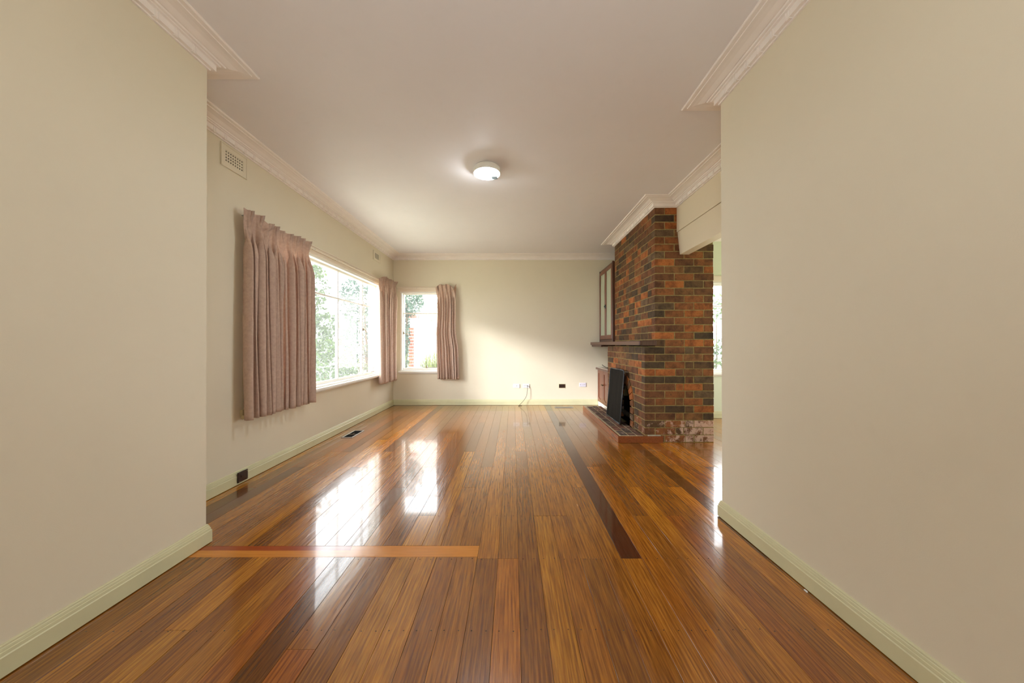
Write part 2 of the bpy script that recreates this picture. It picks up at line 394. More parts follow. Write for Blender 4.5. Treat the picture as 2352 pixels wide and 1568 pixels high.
def dentils(mb, a, b, side=1, skip0=.04, skip1=.04):
    a, b = Vector(a), Vector(b); L = (b-a).length; d = (b-a)/L; n = Vector((d.y, -d.x))*side
    t = skip0
    while t < L-skip1:
        for s_ in (-.0085, .0085):
            c = a+d*(t+s_); w = d*.0032
            q = [c-w+n*.029, c+w+n*.029, c+w+n*.0335, c-w+n*.0335]
            mb.hexa([(p.x, p.y, ZC-.080) for p in q], [(p.x, p.y, ZC-.0435) for p in q])
        c = a+d*t; q = [c-d*.012+n*.012, c+d*.012+n*.012, c+d*.012+n*.029, c-d*.012+n*.029]
        mb.hexa([(p.x, p.y, ZC-.084) for p in q], [(p.x, p.y, ZC-.079) for p in q])
        t += .102
for k, (i0, i1, d0, d1) in enumerate([(0, 2, 0, 1), (2, 3, 2, 3), (3, 5, 3, 4), (5, 8, 6, 8), (8, 9, 8, 9), (9, 11, 10, 11)]):
    mb = MB(); sweep(mb, path, CP, i0, i1)
    for j in range(i0, i1):
        if j in (0, 2, 3, 6, 8, 10): dentils(mb, path[j], path[j+1], skip0=.1 if j else .05, skip1=.05)
    struct('trim_%d' % (k+1), mb, M['cornice'])
mb = MB(); sweep(mb, [(XCR+.006, YRR), (XRR, YRR)], CP, 0, 1); struct('trim_7', mb, M['cornice'])
SP = [(0, .004), (0, .113), (.005, .113), (.008, .109), (.0085, .103), (.011, .101), (.0125, .094), (.0125, .091), (.0155, .089), (.0165, .080), (.0165, .077), (.020, .073), (.020, .004)]
for nm, pth in (('baseboard_near_left', [(XL, YREAR), (XL, YL), (XW, YL)]), ('baseboard_left', [(XW, YL), (XW, YB)]), ('baseboard_back', [(XW, YB), (1.645, YB)]),
                ('baseboard_near_right', [(XBM, YR), (XR, YR), (XR, YREAR)]), ('baseboard_side_room', [(XCR+.006, YRR), (XRR, YRR)])):
    mb = MB()
    full = [(XL, YREAR), (XL, YL), (XW, YL), (XW, YB), (1.645, YB)]
    if nm == 'baseboard_left': sweep(mb, full, SP, 2, 3)
    elif nm == 'baseboard_near_left': sweep(mb, full, SP, 0, 2)
    elif nm == 'baseboard_back': sweep(mb, full, SP, 3, 4)
    else: sweep(mb, pth, SP, 0, len(pth)-1)
    struct(nm, mb, M['skirting'])

# ------------------------------------------------------------------ floor: subfloor and one plank after another
floor = struct('floor', MB().box(-2.55, 5.3, YREAR-.1, YB+.1, -.06, -.019), M['dark'])
BW = .1135
PAL = {'gold': (200, 136, 36), 'lt': (206, 144, 42), 'tan': (186, 124, 36), 'mid': (174, 113, 32), 'br': (158, 102, 30), 'dk': (130, 82, 24), 'vdk': (95, 45, 13), 'red': (173, 105, 32), 'or': (199, 129, 34), 'grey': (166, 119, 40), 'bright': (220, 144, 33)}
J = [1.43+.475*i for i in range(-9, 13)]        # joist lines: 1.43, 1.905, 2.38, 2.855, 3.33, 3.805 ...
# columns counted from the middle of the picture; (colour, far end y) from the camera outwards
SPEC = {
 -16: [('br', 9)], -15: [('gold', 4.28), ('tan', 9)], -14: [('br', 3.33), ('bright', 9)], -13: [('lt', 1.43), ('gold', 3.805), ('dk', 9)], -12: [('mid', 4.755), ('gold', 9)],
 -11: [('tan', 5.23), ('mid', 9)], -10: [('red', 4.28), ('grey', 9)], -9: [('dk', 2.855), ('br', 9)], -8: [('red', 1.34), ('mid', 3.33), ('tan', 9)], -7: [('br', 4.28), ('mid', 9)],
 -6: [('lt', 2.38), ('br', 9)], -5: [('gold', 3.805), ('dk', 5.23), ('mid', 9)], -4: [('mid', 2.855), ('br', 9)], -3: [('mid', 3.33), ('br', 9)], -2: [('br', 1.905), ('tan', 4.755), ('grey', 9)],
 -1: [('or', 1.905), ('mid', 9)], 0: [('br', 3.805), ('tan', 9)], 1: [('gold', 2.38), ('tan', 4.28), ('grey', 9)], 2: [('tan', 2.38), ('mid', 9)], 3: [('br', 1.905), ('tan', 9)],
 4: [('mid', 2.855), ('tan', 5.23), ('lt', 9)], 5: [('tan', 1.905), ('vdk', 9)], 6: [('or', 3.33), ('mid', 9)], 7: [('mid', 2.38), ('br', 9)], 8: [('gold', 2.855), ('tan', 9)], 9: [('red', 2.38), ('br', 9)],
 10: [('mid', 4.28), ('tan', 9)], 11: [('or', 2.855), ('br', 9)], 12: [('br', 1.905), ('dk', 9)]}
def plank(x0, x1, y0, y1, c, name='plank', mat=None):
    g, e = .0007, .0005; dz = rnd.uniform(-.0006, .0004)
    if y1-y0 < .02: return
    mb = MB(); mb.hexa([(x0+g, y0+g, -.019), (x1-g, y0+g, -.019), (x1-g, y1-g, -.019), (x0+g, y1-g, -.019)], [(x0+g, y0+g, dz-e), (x1-g, y0+g, dz-e), (x1-g, y1-g, dz-e), (x0+g, y1-g, dz-e)])
    mb.f.remove((4, 5, 6, 7)); q = [(x0+g+e, y0+g+e, dz), (x1-g-e, y0+g+e, dz), (x1-g-e, y1-g-e, dz), (x0+g+e, y1-g-e, dz)]
    o = len(mb.v); mb.v += q; mb.f += [(o, o+1, o+2, o+3), (4, 5, o+1, o), (5, 6, o+2, o+1), (6, 7, o+3, o+2), (7, 4, o, o+3)]
    b = mb.build(name, mat or M['plank'], floor); v = rnd.uniform(.9, 1.1); cc = lin(*c); b.color = (cc[0]*v, cc[1]*v*rnd.uniform(.97, 1.03), cc[2]*v, 1)
    return b
PX0, PX1, PY0, PY1 = XL, -.2, 1.921, 2.027     # the short cross board let into the floor
keys = ['tan', 'mid', 'br', 'tan', 'mid', 'red', 'gold', 'grey', 'br', 'dk', 'lt', 'or']
for k in range(-21, 46):
    x0, x1 = .027+BW*k, .027+BW*(k+1); x0, x1 = max(x0, -2.33), min(x1, XRR)
    if x1-x0 < .01: continue
    seg = SPEC.get(k)
    if seg is None:
        a = rnd.choice(J[9:15]); b_ = rnd.choice(J[15:20]); seg = [(rnd.choice(keys), a), (rnd.choice(keys), b_), (rnd.choice(keys), 9)]
    if k > 12: seg = [(rnd.choice(['or', 'tan', 'br', 'red', 'mid']), y) for _, y in seg]
    ylo = YREAR; yhi = YB
    if x1 > XBR-.02: ylo = YR
    if x0 > XAL: yhi = YRR
    y = ylo
    for c, ye in seg:
        ye = min(ye, yhi)
        if ye <= y: continue
        spans = [(y, ye)]
        if x0 < PX1 and x1 > PX0: spans = [(y, min(ye, PY0)), (max(y, PY1), ye)]
        for a, b_ in spans:
            if b_-a > .03:
                if x0 < PX1-.001 < x1:                            # the column the cross board ends in
                    pass
                plank(x0, x1, a, b_, PAL[c])
        y = ye
PX1b = .027+BW*(-2)
plank(PX0, PX1b, PY0, PY1, (255, 255, 255), 'cross_board', M['patch'])['label'] = 'golden pine board let in crosswise'

# ------------------------------------------------------------------ windows
def window(name, axis, hole, face, glass_t, wall_t, mull, trans_z, inward, sill_d=.05, head=True, skip_sill=False):
    """axis: direction the window runs in. face: room-side plane, glass_t: glass plane, wall_t: outer plane, inward: sign towards the room."""
    a0, a1, z0, z1 = hole; w = empty(name, (0, 0, 0), kind='structure')
    def bx(mb, p0, p1, t0, t1, za, zb):
        lo, hi = min(t0, t1), max(t0, t1)
        return mb.box(lo, hi, p0, p1, za, zb) if axis == 'y' else mb.box(p0, p1, lo, hi, za, zb)
    mb = MB(); r = .028                                          # jamb lining set in the hole
    bx(mb, a0, a0+r, face, wall_t, z0, z1); bx(mb, a1-r, a1, face, wall_t, z0, z1); bx(mb, a0+r, a1-r, face, wall_t, z1-r, z1); bx(mb, a0+r, a1-r, face, wall_t, z0, z0+.02)
    mb.build('window_lining', M['white'], w, bevel=.002)
    if head:
        mb = MB(); bx(mb, a0-.06, a1+.06, face, face+inward*.022, z1-.004, z1+.082); bx(mb, a0-.07, a1+.07, face, face+inward*.03, z1+.082, z1+.094)
        mb.build('head_architrave', M['trimcream'], w, bevel=.002)
        mb = MB(); bx(mb, a0-.01, a1+.01, face, face+inward*.012, z1-.018, z1-.004); bx(mb, a0+.0, a1, face, face+inward*.007, z1-.030, z1-.018)
        mb.build('head_bead', M['white'], w, bevel=.001)
    if not skip_sill:
        mb = MB(); bx(mb, a0-.03, a1+.03, wall_t, face+inward*sill_d, z0-.032, z0); bx(mb, a0-.02, a1+.02, face, face+inward*.018, z0-.052, z0-.032)
        mb.build('window_sill', M['white'], w, bevel=.004)
    edges = [a0+r]+list(mull)+[a1-r]; fz0, fz1 = z0+.02, z1-r
    gi = [glass_t-.018, glass_t+.018]
    for i, (p, q) in enumerate(zip(edges, edges[1:])):
        sash = empty('sash', (0, 0, 0)); sash.parent = w
        mb = MB(); s_ = .012
        bx(mb, p, p+s_, gi[0], gi[1], fz0, fz1); bx(mb, q-s_, q, gi[0], gi[1], fz0, fz1); bx(mb, p+s_, q-s_, gi[0], gi[1], fz0, fz0+.035); bx(mb, p+s_, q-s_, gi[0], gi[1], fz1-.025, fz1)
        if trans_z: bx(mb, p+s_, q-s_, glass_t-.012, glass_t+.012, trans_z-.011, trans_z+.011)
        mb.build('sash_frame', M['white'], sash, bevel=.002)
        for za, zb in ([(fz0+.035, trans_z-.011), (trans_z+.011, fz1-.025)] if trans_z else [(fz0+.035, fz1-.025)]):
            bx(MB(), p+s_, q-s_, glass_t-.002, glass_t+.002, za, zb).build('pane', M['glass'], sash)
    return w
w1 = window('window_1', 'y', W1, XW, XW-.085, XW-.2, (3.98, 4.735, 5.50), 1.815, 1)
w2 = window('window_2', 'x', W2, YB, YB+.085, YB+.2, (), 1.795, -1)
w3 = window('window_3', 'x', W3, YRR, YRR+.085, YRR+.2, (3.82,), 1.80, -1)
w4 = window('added_window_4', 'x', W4, YREAR, YREAR-.06, YREAR-.15, (-.1,), None, 1)
w5 = window('added_window_5', 'y', W5, XRR, XRR+.06, XRR+.15, (3.95,), 1.80, -1)
# casement latches and stays
def latch(parent, c, d, n):
    c, d, n = Vector(c), Vector(d), Vector(n)
    mb = MB(); mb.box(*(lambda p, q: (min(p.x, q.x), max(p.x, q.x), min(p.y, q.y), max(p.y, q.y), p.z-.022, q.z+.022))(c-abs_(d)*.011, c+abs_(d)*.011+n*.006))
    pts = [c+n*.02+d*t+Vector((0, 0, -.006-.55*t*t*6)) for t in (0, .03, .06, .085, .105)]
    mb.cyl(c, c+n*.022, .008); mb.tube(pts, .0065, 8); mb.build('latch', M['brass'], parent)
def abs_(v): return Vector((abs(v.x), abs(v.y), abs(v.z)))
latch(w1, (XW-.066, 5.52, 1.42), (0, .9, 0), (1, 0, 0))
latch(w2, (-2.155, YB+.066, 1.41), (.8, 0, 0), (0, -1, 0))
MB().box(-1.74, -1.49, YB+.046, YB+.058, .725, .735).cyl((-1.70, YB+.052, .73), (-1.70, YB+.052, .775), .007).box(-1.715, -1.685, YB+.04, YB+.062, .72, .74).build('window_stay', M['brass'], w2)
MB().box(XW-.06, XW-.048, 5.8, 5.97, .72, .728).cyl((XW-.054, 5.88, .725), (XW-.054, 5.88, .785), .006).cyl((XW-.054, 5.88, .785), (XW-.03, 5.90, .79), .006).build('window_stay', M['brass'], w1)

# ------------------------------------------------------------------ chimney breast with fireplace
chim = empty('brick_chimney_breast', (XC+.3, 4.95, 0), 'full height red and brown brick chimney breast with an arched fireplace in its side', 'fireplace')
CH = .0885; NR = 32; R_IN, R_OUT, YA, ZA = .30, .42, 4.946, .345
BCOL = [((100, 72, 46), 5), ((120, 78, 48), 5), ((142, 88, 48), 5), ((172, 102, 50), 3), ((108, 86, 62), 3), ((114, 72, 44), 4), ((80, 62, 44), 3), ((136, 94, 56), 3)]
def bcol():
    c = rnd.choices([c for c, _ in BCOL], [w for _, w in BCOL])[0]; v = rnd.uniform(.88, 1.12); k = lin(*c); return (k[0]*v, k[1]*v, k[2]*v, 1)
cache = {}
def brick_mesh(dx, dy, dz):
    key = (round(dx, 3), round(dy, 3), round(dz, 3), rnd.randrange(3))
    if key not in cache:
        mb = MB(); j = lambda: rnd.uniform(-.0016, .0016)
        mb.box(-dx/2, dx/2, -dy/2, dy/2, -dz/2, dz/2); mb.v = [(a+j(), b+j(), c+j()) for a, b, c in mb.v]
        cache[key] = mb.mesh('brick', M['brick'], bevel=.0032)
    return cache[key]
nb = 0
def brick(x0, x1, y0, y1, z0, z1, name='brick'):
    global nb
    nb += 1
    o = put(name, brick_mesh(x1-x0, y1-y0, z1-z0), chim, bcol(), ((x0+x1)/2+rnd.uniform(-.0015, .0015), (y0+y1)/2, (z0+z1)/2))
    return o
MJ = .0095; RC = .003                                           # joint width and depth of the mortar behind the faces
# mortar body
mb = MB()
mb.box(XC+RC, XCR-RC, YC+RC, YD-RC, 13*CH, ZC-.06)
mb.box(2.02, XCR-RC, YC+RC, YD-RC, 0, 13*CH)
mb.box(XLOW+RC, 2.02, YC+RC, YA-R_IN-.01, 0, 13*CH); mb.box(XLOW+RC, 2.02, YA+R_IN+.01, 5.78, 0, 13*CH); mb.box(XLOW+RC, 2.02, YA-R_IN-.01, YA+R_IN+.01, ZA+R_IN+.02, 13*CH)
N = 14
for i in range(N):
    a0, a1 = math.pi*i/N, math.pi*(i+1)/N
    ya, yb = YA+(R_IN+.01)*math.cos(a0), YA+(R_IN+.01)*math.cos(a1); za, zb = ZA+(R_IN+.01)*math.sin(a0), ZA+(R_IN+.01)*math.sin(a1); zt = ZA+R_IN+.02
    mb.hexa([(XLOW+RC, yb, zb), (2.02, yb, zb), (2.02, ya, za), (XLOW+RC, ya, za)], [(XLOW+RC, yb, zt), (2.02, yb, zt), (2.02, ya, zt), (XLOW+RC, ya, zt)])
mb.build('mortar', M['mortar'], chim)
MB().box(2.0, 2.018, YA-R_IN-.008, YA+R_IN+.008, .075, .66).box(XLOW+.03, 2.0, YA-R_IN-.008, YA-R_IN-.002, .075, .40).box(XLOW+.03, 2.0, YA+R_IN+.002, YA+R_IN+.008, .075, .40).box(XLOW+.05, 2.0, YA-R_IN, YA+R_IN, .07, .082).build('firebox_lining', M['soot'], chim)
MB().box(1.62, 1.67, YA-.29, YA+.29, .175, .20).box(1.66, 1.95, YA-.29, YA+.29, .13, .15).build('grate_bar', plain('ash_dusted_iron', (112, 104, 88), .9, .1, .3, 20), chim)
def frontrow(xl, widths, y0, z0, cornerdepth, right_depth=.11):
    x = xl
    for i, w in enumerate(widths):
        d = cornerdepth if i == 0 else .11
        brick(x + (0 if i == 0 else MJ/2), x+w - (MJ/2 if i < len(widths)-1 else 0), y0, y0+d, z0+MJ/2, z0+CH-MJ/2); x += w
def siderow(x0, y, yend, lens, z0, first_off):
    ys = [y]; i = first_off
    while y < yend-.06:
        L = lens[i % len(lens)]; i += 1; y = min(y+L, yend)
        if yend-y < .06: y = yend
        ys.append(y)
    for a, b in zip(ys, ys[1:]): yield a+MJ/2, b-MJ/2
WU, WL_ = XCR-XC, XCR-XLOW
for r in range(NR):
    z0 = r*CH; low = r < 13; alt = r % 2
    xl = XLOW if low else XC; wd = WL_ if low else WU
    if low: wl = [.125, .245, .095, .235, WL_-.70] if alt else [.24, .245, .105, WL_-.59]
    else: wl = [WU/6, WU/3, WU/3, WU/6] if alt else [WU/3]*3
    zz0, zz1 = z0+MJ/2, z0+CH-MJ/2
    header_first = bool(alt)
    cd = .225 if header_first else .11
    # front face (courses behind the beam keep only what shows)
    x = xl
    for i, w in enumerate(wl):
        xa, xb = x+(0 if i == 0 else MJ/2), x+w-(MJ/2 if i < len(wl)-1 else -rnd.uniform(-.002, .004)); x += w
        if z0 > 2.36 and xa > 2.03: continue
        if z0 > 2.45 and xa > XBM: continue
        if r == 31 and False: continue
        brick(xa, xb, YC, YC+(cd if i == 0 else .11), zz0, zz1)
    # side face
    y = YC+cd; yend = YD if not low else 5.78
    if low:
        def arch(z, s):
            h = R_OUT+.008 if z < ZA else math.sqrt(max(0, (R_OUT+.008)**2-(z-ZA)**2)); return YA+s*h if h > .02 else None
        top = zz1 > ZA+R_OUT+.008
        spans = [(y, yend)] if (arch(zz0, 1) is None) else None
        if spans: 
            for a, b in siderow(xl, y, yend, [.24], z0, 0): brick(xl, xl+.11, a, b, zz0, zz1)
        else:
            for s_ in (-1, 1):
                a0 = arch(zz0, s_); a1 = arch(zz1, s_) or YA
                lim = a0 if s_ < 0 else a0
                if s_ < 0:
                    ys = [y]; L = .235
                    while ys[-1] < a0-.03: ys.append(ys[-1]+L)
                    segs = [(a, b) for a, b in zip(ys, ys[1:])]
                    for a, b in segs:
                        if b+.05 >= a0:
                            e0, e1 = a0-MJ/2, a1-MJ/2
                            if b > a1: pass
                            mbq = MB(); X0, X1 = xl, xl+.11
                            mbq.hexa([(X0, a+MJ/2, zz0), (X1, a+MJ/2, zz0), (X1, e0, zz0), (X0, e0, zz0)], [(X0, a+MJ/2, zz1), (X1, a+MJ/2, zz1), (X1, e1, zz1), (X0, e1, zz1)])
                            o = mbq.build('brick', M['brick'], chim, bevel=.003); o.color = bcol(); nb += 1; break
                        brick(xl, xl+.11, a+MJ/2, b-MJ/2, zz0, zz1)
                else:
                    ys = [yend]
                    while ys[-1] > a0+.03: ys.append(ys[-1]-.235)
                    for b, a in zip(ys, ys[1:]):
                        if a-.05 <= a0:
                            e0, e1 = a0+MJ/2, a1+MJ/2; mbq = MB(); X0, X1 = xl, xl+.11
                            mbq.hexa([(X0, e0, zz0), (X1, e0, zz0), (X1, b, zz0), (X0, b, zz0)], [(X0, e1, zz1), (X1, e1, zz1), (X1, b, zz1), (X0, b, zz1)])
                            o = mbq.build('brick', M['brick'], chim, bevel=.003); o.color = bcol(); nb += 1; break
                        brick(xl, xl+.11, a+MJ/2, b-MJ/2, zz0, zz1)
    else:
        lens = [.24, .24, .24, .24, .12, .24] if alt else [.24, .24, .12, .24, .24, .24]
        for a, b in siderow(xl, y, yend, lens, z0, r % 6): brick(xl, xl+.11, a, b, zz0, zz1)
# arch ring, standing a little proud
def ringbrick(p):   # p: four (y,z) corners
    mbq = MB(); X0, X1 = XLOW-.014, XLOW+.10
    mbq.add([(X0, y, z) for y, z in p]+[(X1, y, z) for y, z in p], [(0, 1, 2, 3), (7, 6, 5, 4), (0, 4, 5, 1), (1, 5, 6, 2), (2, 6, 7, 3), (3, 7, 4, 0)])
    o = mbq.build('arch_brick', M['brick'], chim, bevel=.003); o.color = bcol()
for s_ in (-1, 1):
    for i in range(3):
        z0, z1 = .085+i*.088, .085+(i+1)*.088-.01; a, b = YA+s_*(R_IN), YA+s_*(R_OUT)
        ringbrick([(a, z0), (b, z0), (b, z1), (a, z1)])
NA = 13
for i in range(NA):
    a0 = math.pi*i/NA+.012; a1 = math.pi*(i+1)/NA-.012
    f = lambda r_, a: (YA+r_*math.cos(a), ZA+.006+r_*math.sin(a))
    ringbrick([f(R_IN, a0+.008), f(R_OUT, a0), f(R_OUT, a1), f(R_IN, a1-.008)])
print('bricks', nb)

# hearth
hearth = empty('hearth', (1.42, 5.0, 0), 'low raised brick hearth edged with orange varnished timber', 'hearth')
MB().box(1.285, XLOW-.016, YC-.005, 6.19, 0, .0755).build('hearth_base', M['hearthgrout'], hearth)
MB().prism([(1.252, YC-.03), (1.79, YC-.03), (1.79, YC-.006), (1.276, YC-.006), (1.276, 6.2), (1.252, 6.2)], 'z', 0, .08).build('timber_edging', M['hearthtimber'], hearth, bevel=.003)
MB().box(1.277, 1.298, YC+.0, 6.19, .0, .074).box(1.30, XLOW-.02, YC-.004, YC+.022, .06, .073).build('cement_strip', M['concrete'], hearth)
MB().box(XLOW+.03, 1.765, YC-.022, YC-.004, .082, .092).build('mortar_smear', M['concrete'], hearth)
cols_ = [(1.303, 1.392), (1.402, 1.491), (1.501, 1.566)]
hp = [(96, 76, 68), (112, 82, 70), (88, 74, 68), (124, 82, 66)]
for ci, (xa, xb) in enumerate(cols_):
    y = YC+.03-(.12 if ci == 1 else 0)
    while y < 6.18:
        ya, yb = max(y, YC+.03), min(y+.235, 6.18)
        if yb-ya > .04:
            t = MB().box(xa, xb, ya, yb-.009, .06, .078+rnd.uniform(-.001, .001)).build('hearth_brick', M['brick'], hearth, bevel=.002)
            t.color = lin(*rnd.choice(hp))
        y += .245

# mantel shelf
sh = empty('mantel_shelf', (1.6, 5.4, 1.165), 'long dark stained timber mantel shelf running along the brick chimney into the alcove', 'shelf')
MB().box(1.505, XC-.003, 4.12, 6.712, 1.172, 1.222).build('shelf_board', M['shelftimber'], sh, bevel=.005, seg=2)
MB().box(XC+.004, XAL-.004, 5.812, 6.712, 1.172, 1.222).build('alcove_board', M['shelftimber'], sh)
MB().box(1.535, XC-.004, 4.10, 4.118, 1.166, 1.226).box(1.51, 1.535, 4.104, 4.118, 1.17, 1.222).build('end_block', M['darktimber'], sh, bevel=.004)
MB().box(1.53, 1.56, 6.0, 6.70, 1.138, 1.171).box(1.53, 2.1, 6.66, 6.70, 1.138, 1.171).build('support_cleat', M['darktimber'], sh, bevel=.002)

# upper cabinet with obscure glass doors
uc = empty('wall_cabinet', (1.9, 6.25, 1.224), 'tall dark timber alcove cabinet with two obscure glass doors standing on the mantel shelf', 'cabinet')
Xf = 1.685; ya, yb, za, zb = 5.812, 6.705, 1.224, 2.585
MB().box(Xf+.02, XAL-.005, ya, ya+.02, za, zb).box(Xf+.02, XAL-.005, yb-.02, yb, za, zb).box(Xf+.02, XAL-.005, ya+.02, yb-.02, zb-.02, zb).box(Xf+.02, XAL-.005, ya+.02, yb-.02, za, za+.02).box(XAL-.02, XAL-.005, ya+.02, yb-.02, za+.02, zb-.02).build('carcass', M['darktimber'], uc)
MB().box(Xf-.008, Xf+.02, ya, ya+.035, za, zb+.008).box(Xf-.006, Xf+.02, yb-.035, yb, za, zb+.005).box(Xf, Xf+.02, ya+.035, yb-.035, zb-.035, zb).box(Xf, Xf+.02, ya+.035, yb-.035, za, za+.045).build('face_frame', M['darktimber'], uc, bevel=.002)
ym = (ya+yb)/2
for (p, q, side) in ((ya+.038, ym-.002, 1), (ym+.002, yb-.038, -1)):
    st = .05; z0, z1 = za+.048, zb-.038
    MBf = MB().box(Xf-.012, Xf+.01, p, p+st, z0, z1).box(Xf-.012, Xf+.01, q-st, q, z0, z1).box(Xf-.012, Xf+.01, p+st, q-st, z0, z0+.075).box(Xf-.012, Xf+.01, p+st, q-st, z1-.055, z1)
    dr = MBf.build('door', M['doortimber'], uc, bevel=.002)
    g = MB().box(Xf-.002, Xf+.003, p+st, q-st, z0+.075, z1-.055).build('glass_panel', M['frost'], dr)
    if side > 0:
        MB().box(Xf-.03, Xf-.012, q-.035, q-.012, 1.83, 1.90).cyl((Xf-.02, q-.023, 1.865), (Xf-.04, q-.023, 1.865), .012).build('catch', M['blackmetal'], dr)

# lower cabinet
lc = empty('alcove_cupboard', (1.9, 6.25, 0), 'low red-brown timber cupboard with two panelled doors and white plinth beside the fireplace', 'cupboard')
Xf = 1.648; ya, yb = 5.80, 6.712
MB().box(Xf+.018, XAL-.005, ya, yb-.002, .078, .70).build('carcass', M['doortimber'], lc)
MB().box(Xf+.004, XAL-.005, ya, yb-.002, 0, .078).build('plinth', M['white'], lc)
MB().box(1.605, XAL-.005, ya-.0, yb-.002, .70, .735).build('worktop', M['shelftimber'], lc, bevel=.003)
MB().box(1.63, XAL-.02, ya+.02, yb-.02, .735, .741).build('top_lining', M['trimcream'], lc)
ym = 6.30
for (p, q, kx) in ((5.90, ym-.003, ym-.03), (ym+.003, 6.695, ym+.03)):
    dr = MB().box(Xf, Xf+.018, p, q, .085, .695).build('door', M['doortimber'], lc, bevel=.002)
    s_ = .055; N_ = 8
    lo = [(p+s_+(q-p-2*s_)*i/N_, .14+.035*(1-math.sin(math.pi*i/N_))) for i in range(N_+1)]
    out = [(p+s_*.0+.004, .09), (q-.004, .09), (q-.004, .69), (p+.004, .69)]
    MB().box(Xf-.008, Xf, p+.002, p+s_, .087, .693).box(Xf-.008, Xf, q-s_, q-.002, .087, .693).box(Xf-.008, Xf, p+s_, q-s_, .63, .693).prism([(p+s_, .087), (q-s_, .087)]+lo[::-1], 'x', Xf-.008, Xf).build('door_frame', M['doortimber'], dr)
    MB().cyl((Xf-.008, kx, .435), (Xf-.022, kx, .435), .006).lathe((Xf-.03, kx, .435), [(0, -.014), (.012, -.008), (.015, 0), (.012, .008), (0, .014)], 12).build('knob', M['brass'], dr, smooth=True)
# coil of cable on the cupboard
mb = MB(); pts = []
for i in range(46):
    t = i/45; a = t*2*math.pi*2.6
    pts.append((1.76+.075*math.cos(a)+.03*t, 6.20+.13*math.sin(a)-.1*t, .751+.012*t+.004*math.sin(a*3)))
mb.tube([(1.66, 6.44, .80), (1.67, 6.40, .785), (1.70, 6.33, .757)]+pts, .0048, 6)
tag(mb.build('cable_coil', M['black'], bevel=0), 'loose coil of black cable lying on top of the alcove cupboard', 'cable')

# fire screen leaning at the arch
fs = empty('fire_screen', (1.46, 5.04, .078), 'black framed mesh fire screen leaning in front of the arched fireplace', 'fire screen')
def scr(y, h, off=0):    # y along, h up the panel, off away from the panel
    ang = math.atan2(.062, .74); return (1.458+h*math.sin(ang)-off*math.cos(ang), y, .0795+h*math.cos(ang)+off*math.sin(ang))
H_, y0_, y1_, rc = .745, 4.72, 5.375, .05
loop = [(y0_, 0.008), (y0_, H_-rc)]+[(y0_+rc-rc*math.cos(a), H_-rc+rc*math.sin(a)) for a in (.4, .8, 1.2, 1.57)]+[(y1_-rc+rc*math.sin(a), H_-rc+rc*math.cos(a)) for a in (.4, .8, 1.2, 1.57)]+[(y1_, .008), (y0_, .008)]
MB().tube([scr(*p) for p in loop], .0085, 8).build('frame', M['blackmetal'], fs, smooth=True)
n_ = len(loop)-1; pv = [scr(y, h) for y, h in loop[:-1]]; pb = [scr(y, h, -.003) for y, h in loop[:-1]]
MB().add(pv+pb, [tuple(range(n_)), tuple(range(n_, 2*n_))[::-1]]).build('mesh_panel', M['mesh'], fs)
for yy in (y0_+.02, y1_-.06):
    MB().cyl(scr(yy, H_-.02, -.004), (XLOW-.001, yy, .80), .006, 8).build('stand_off_clip', M['alum'], fs)

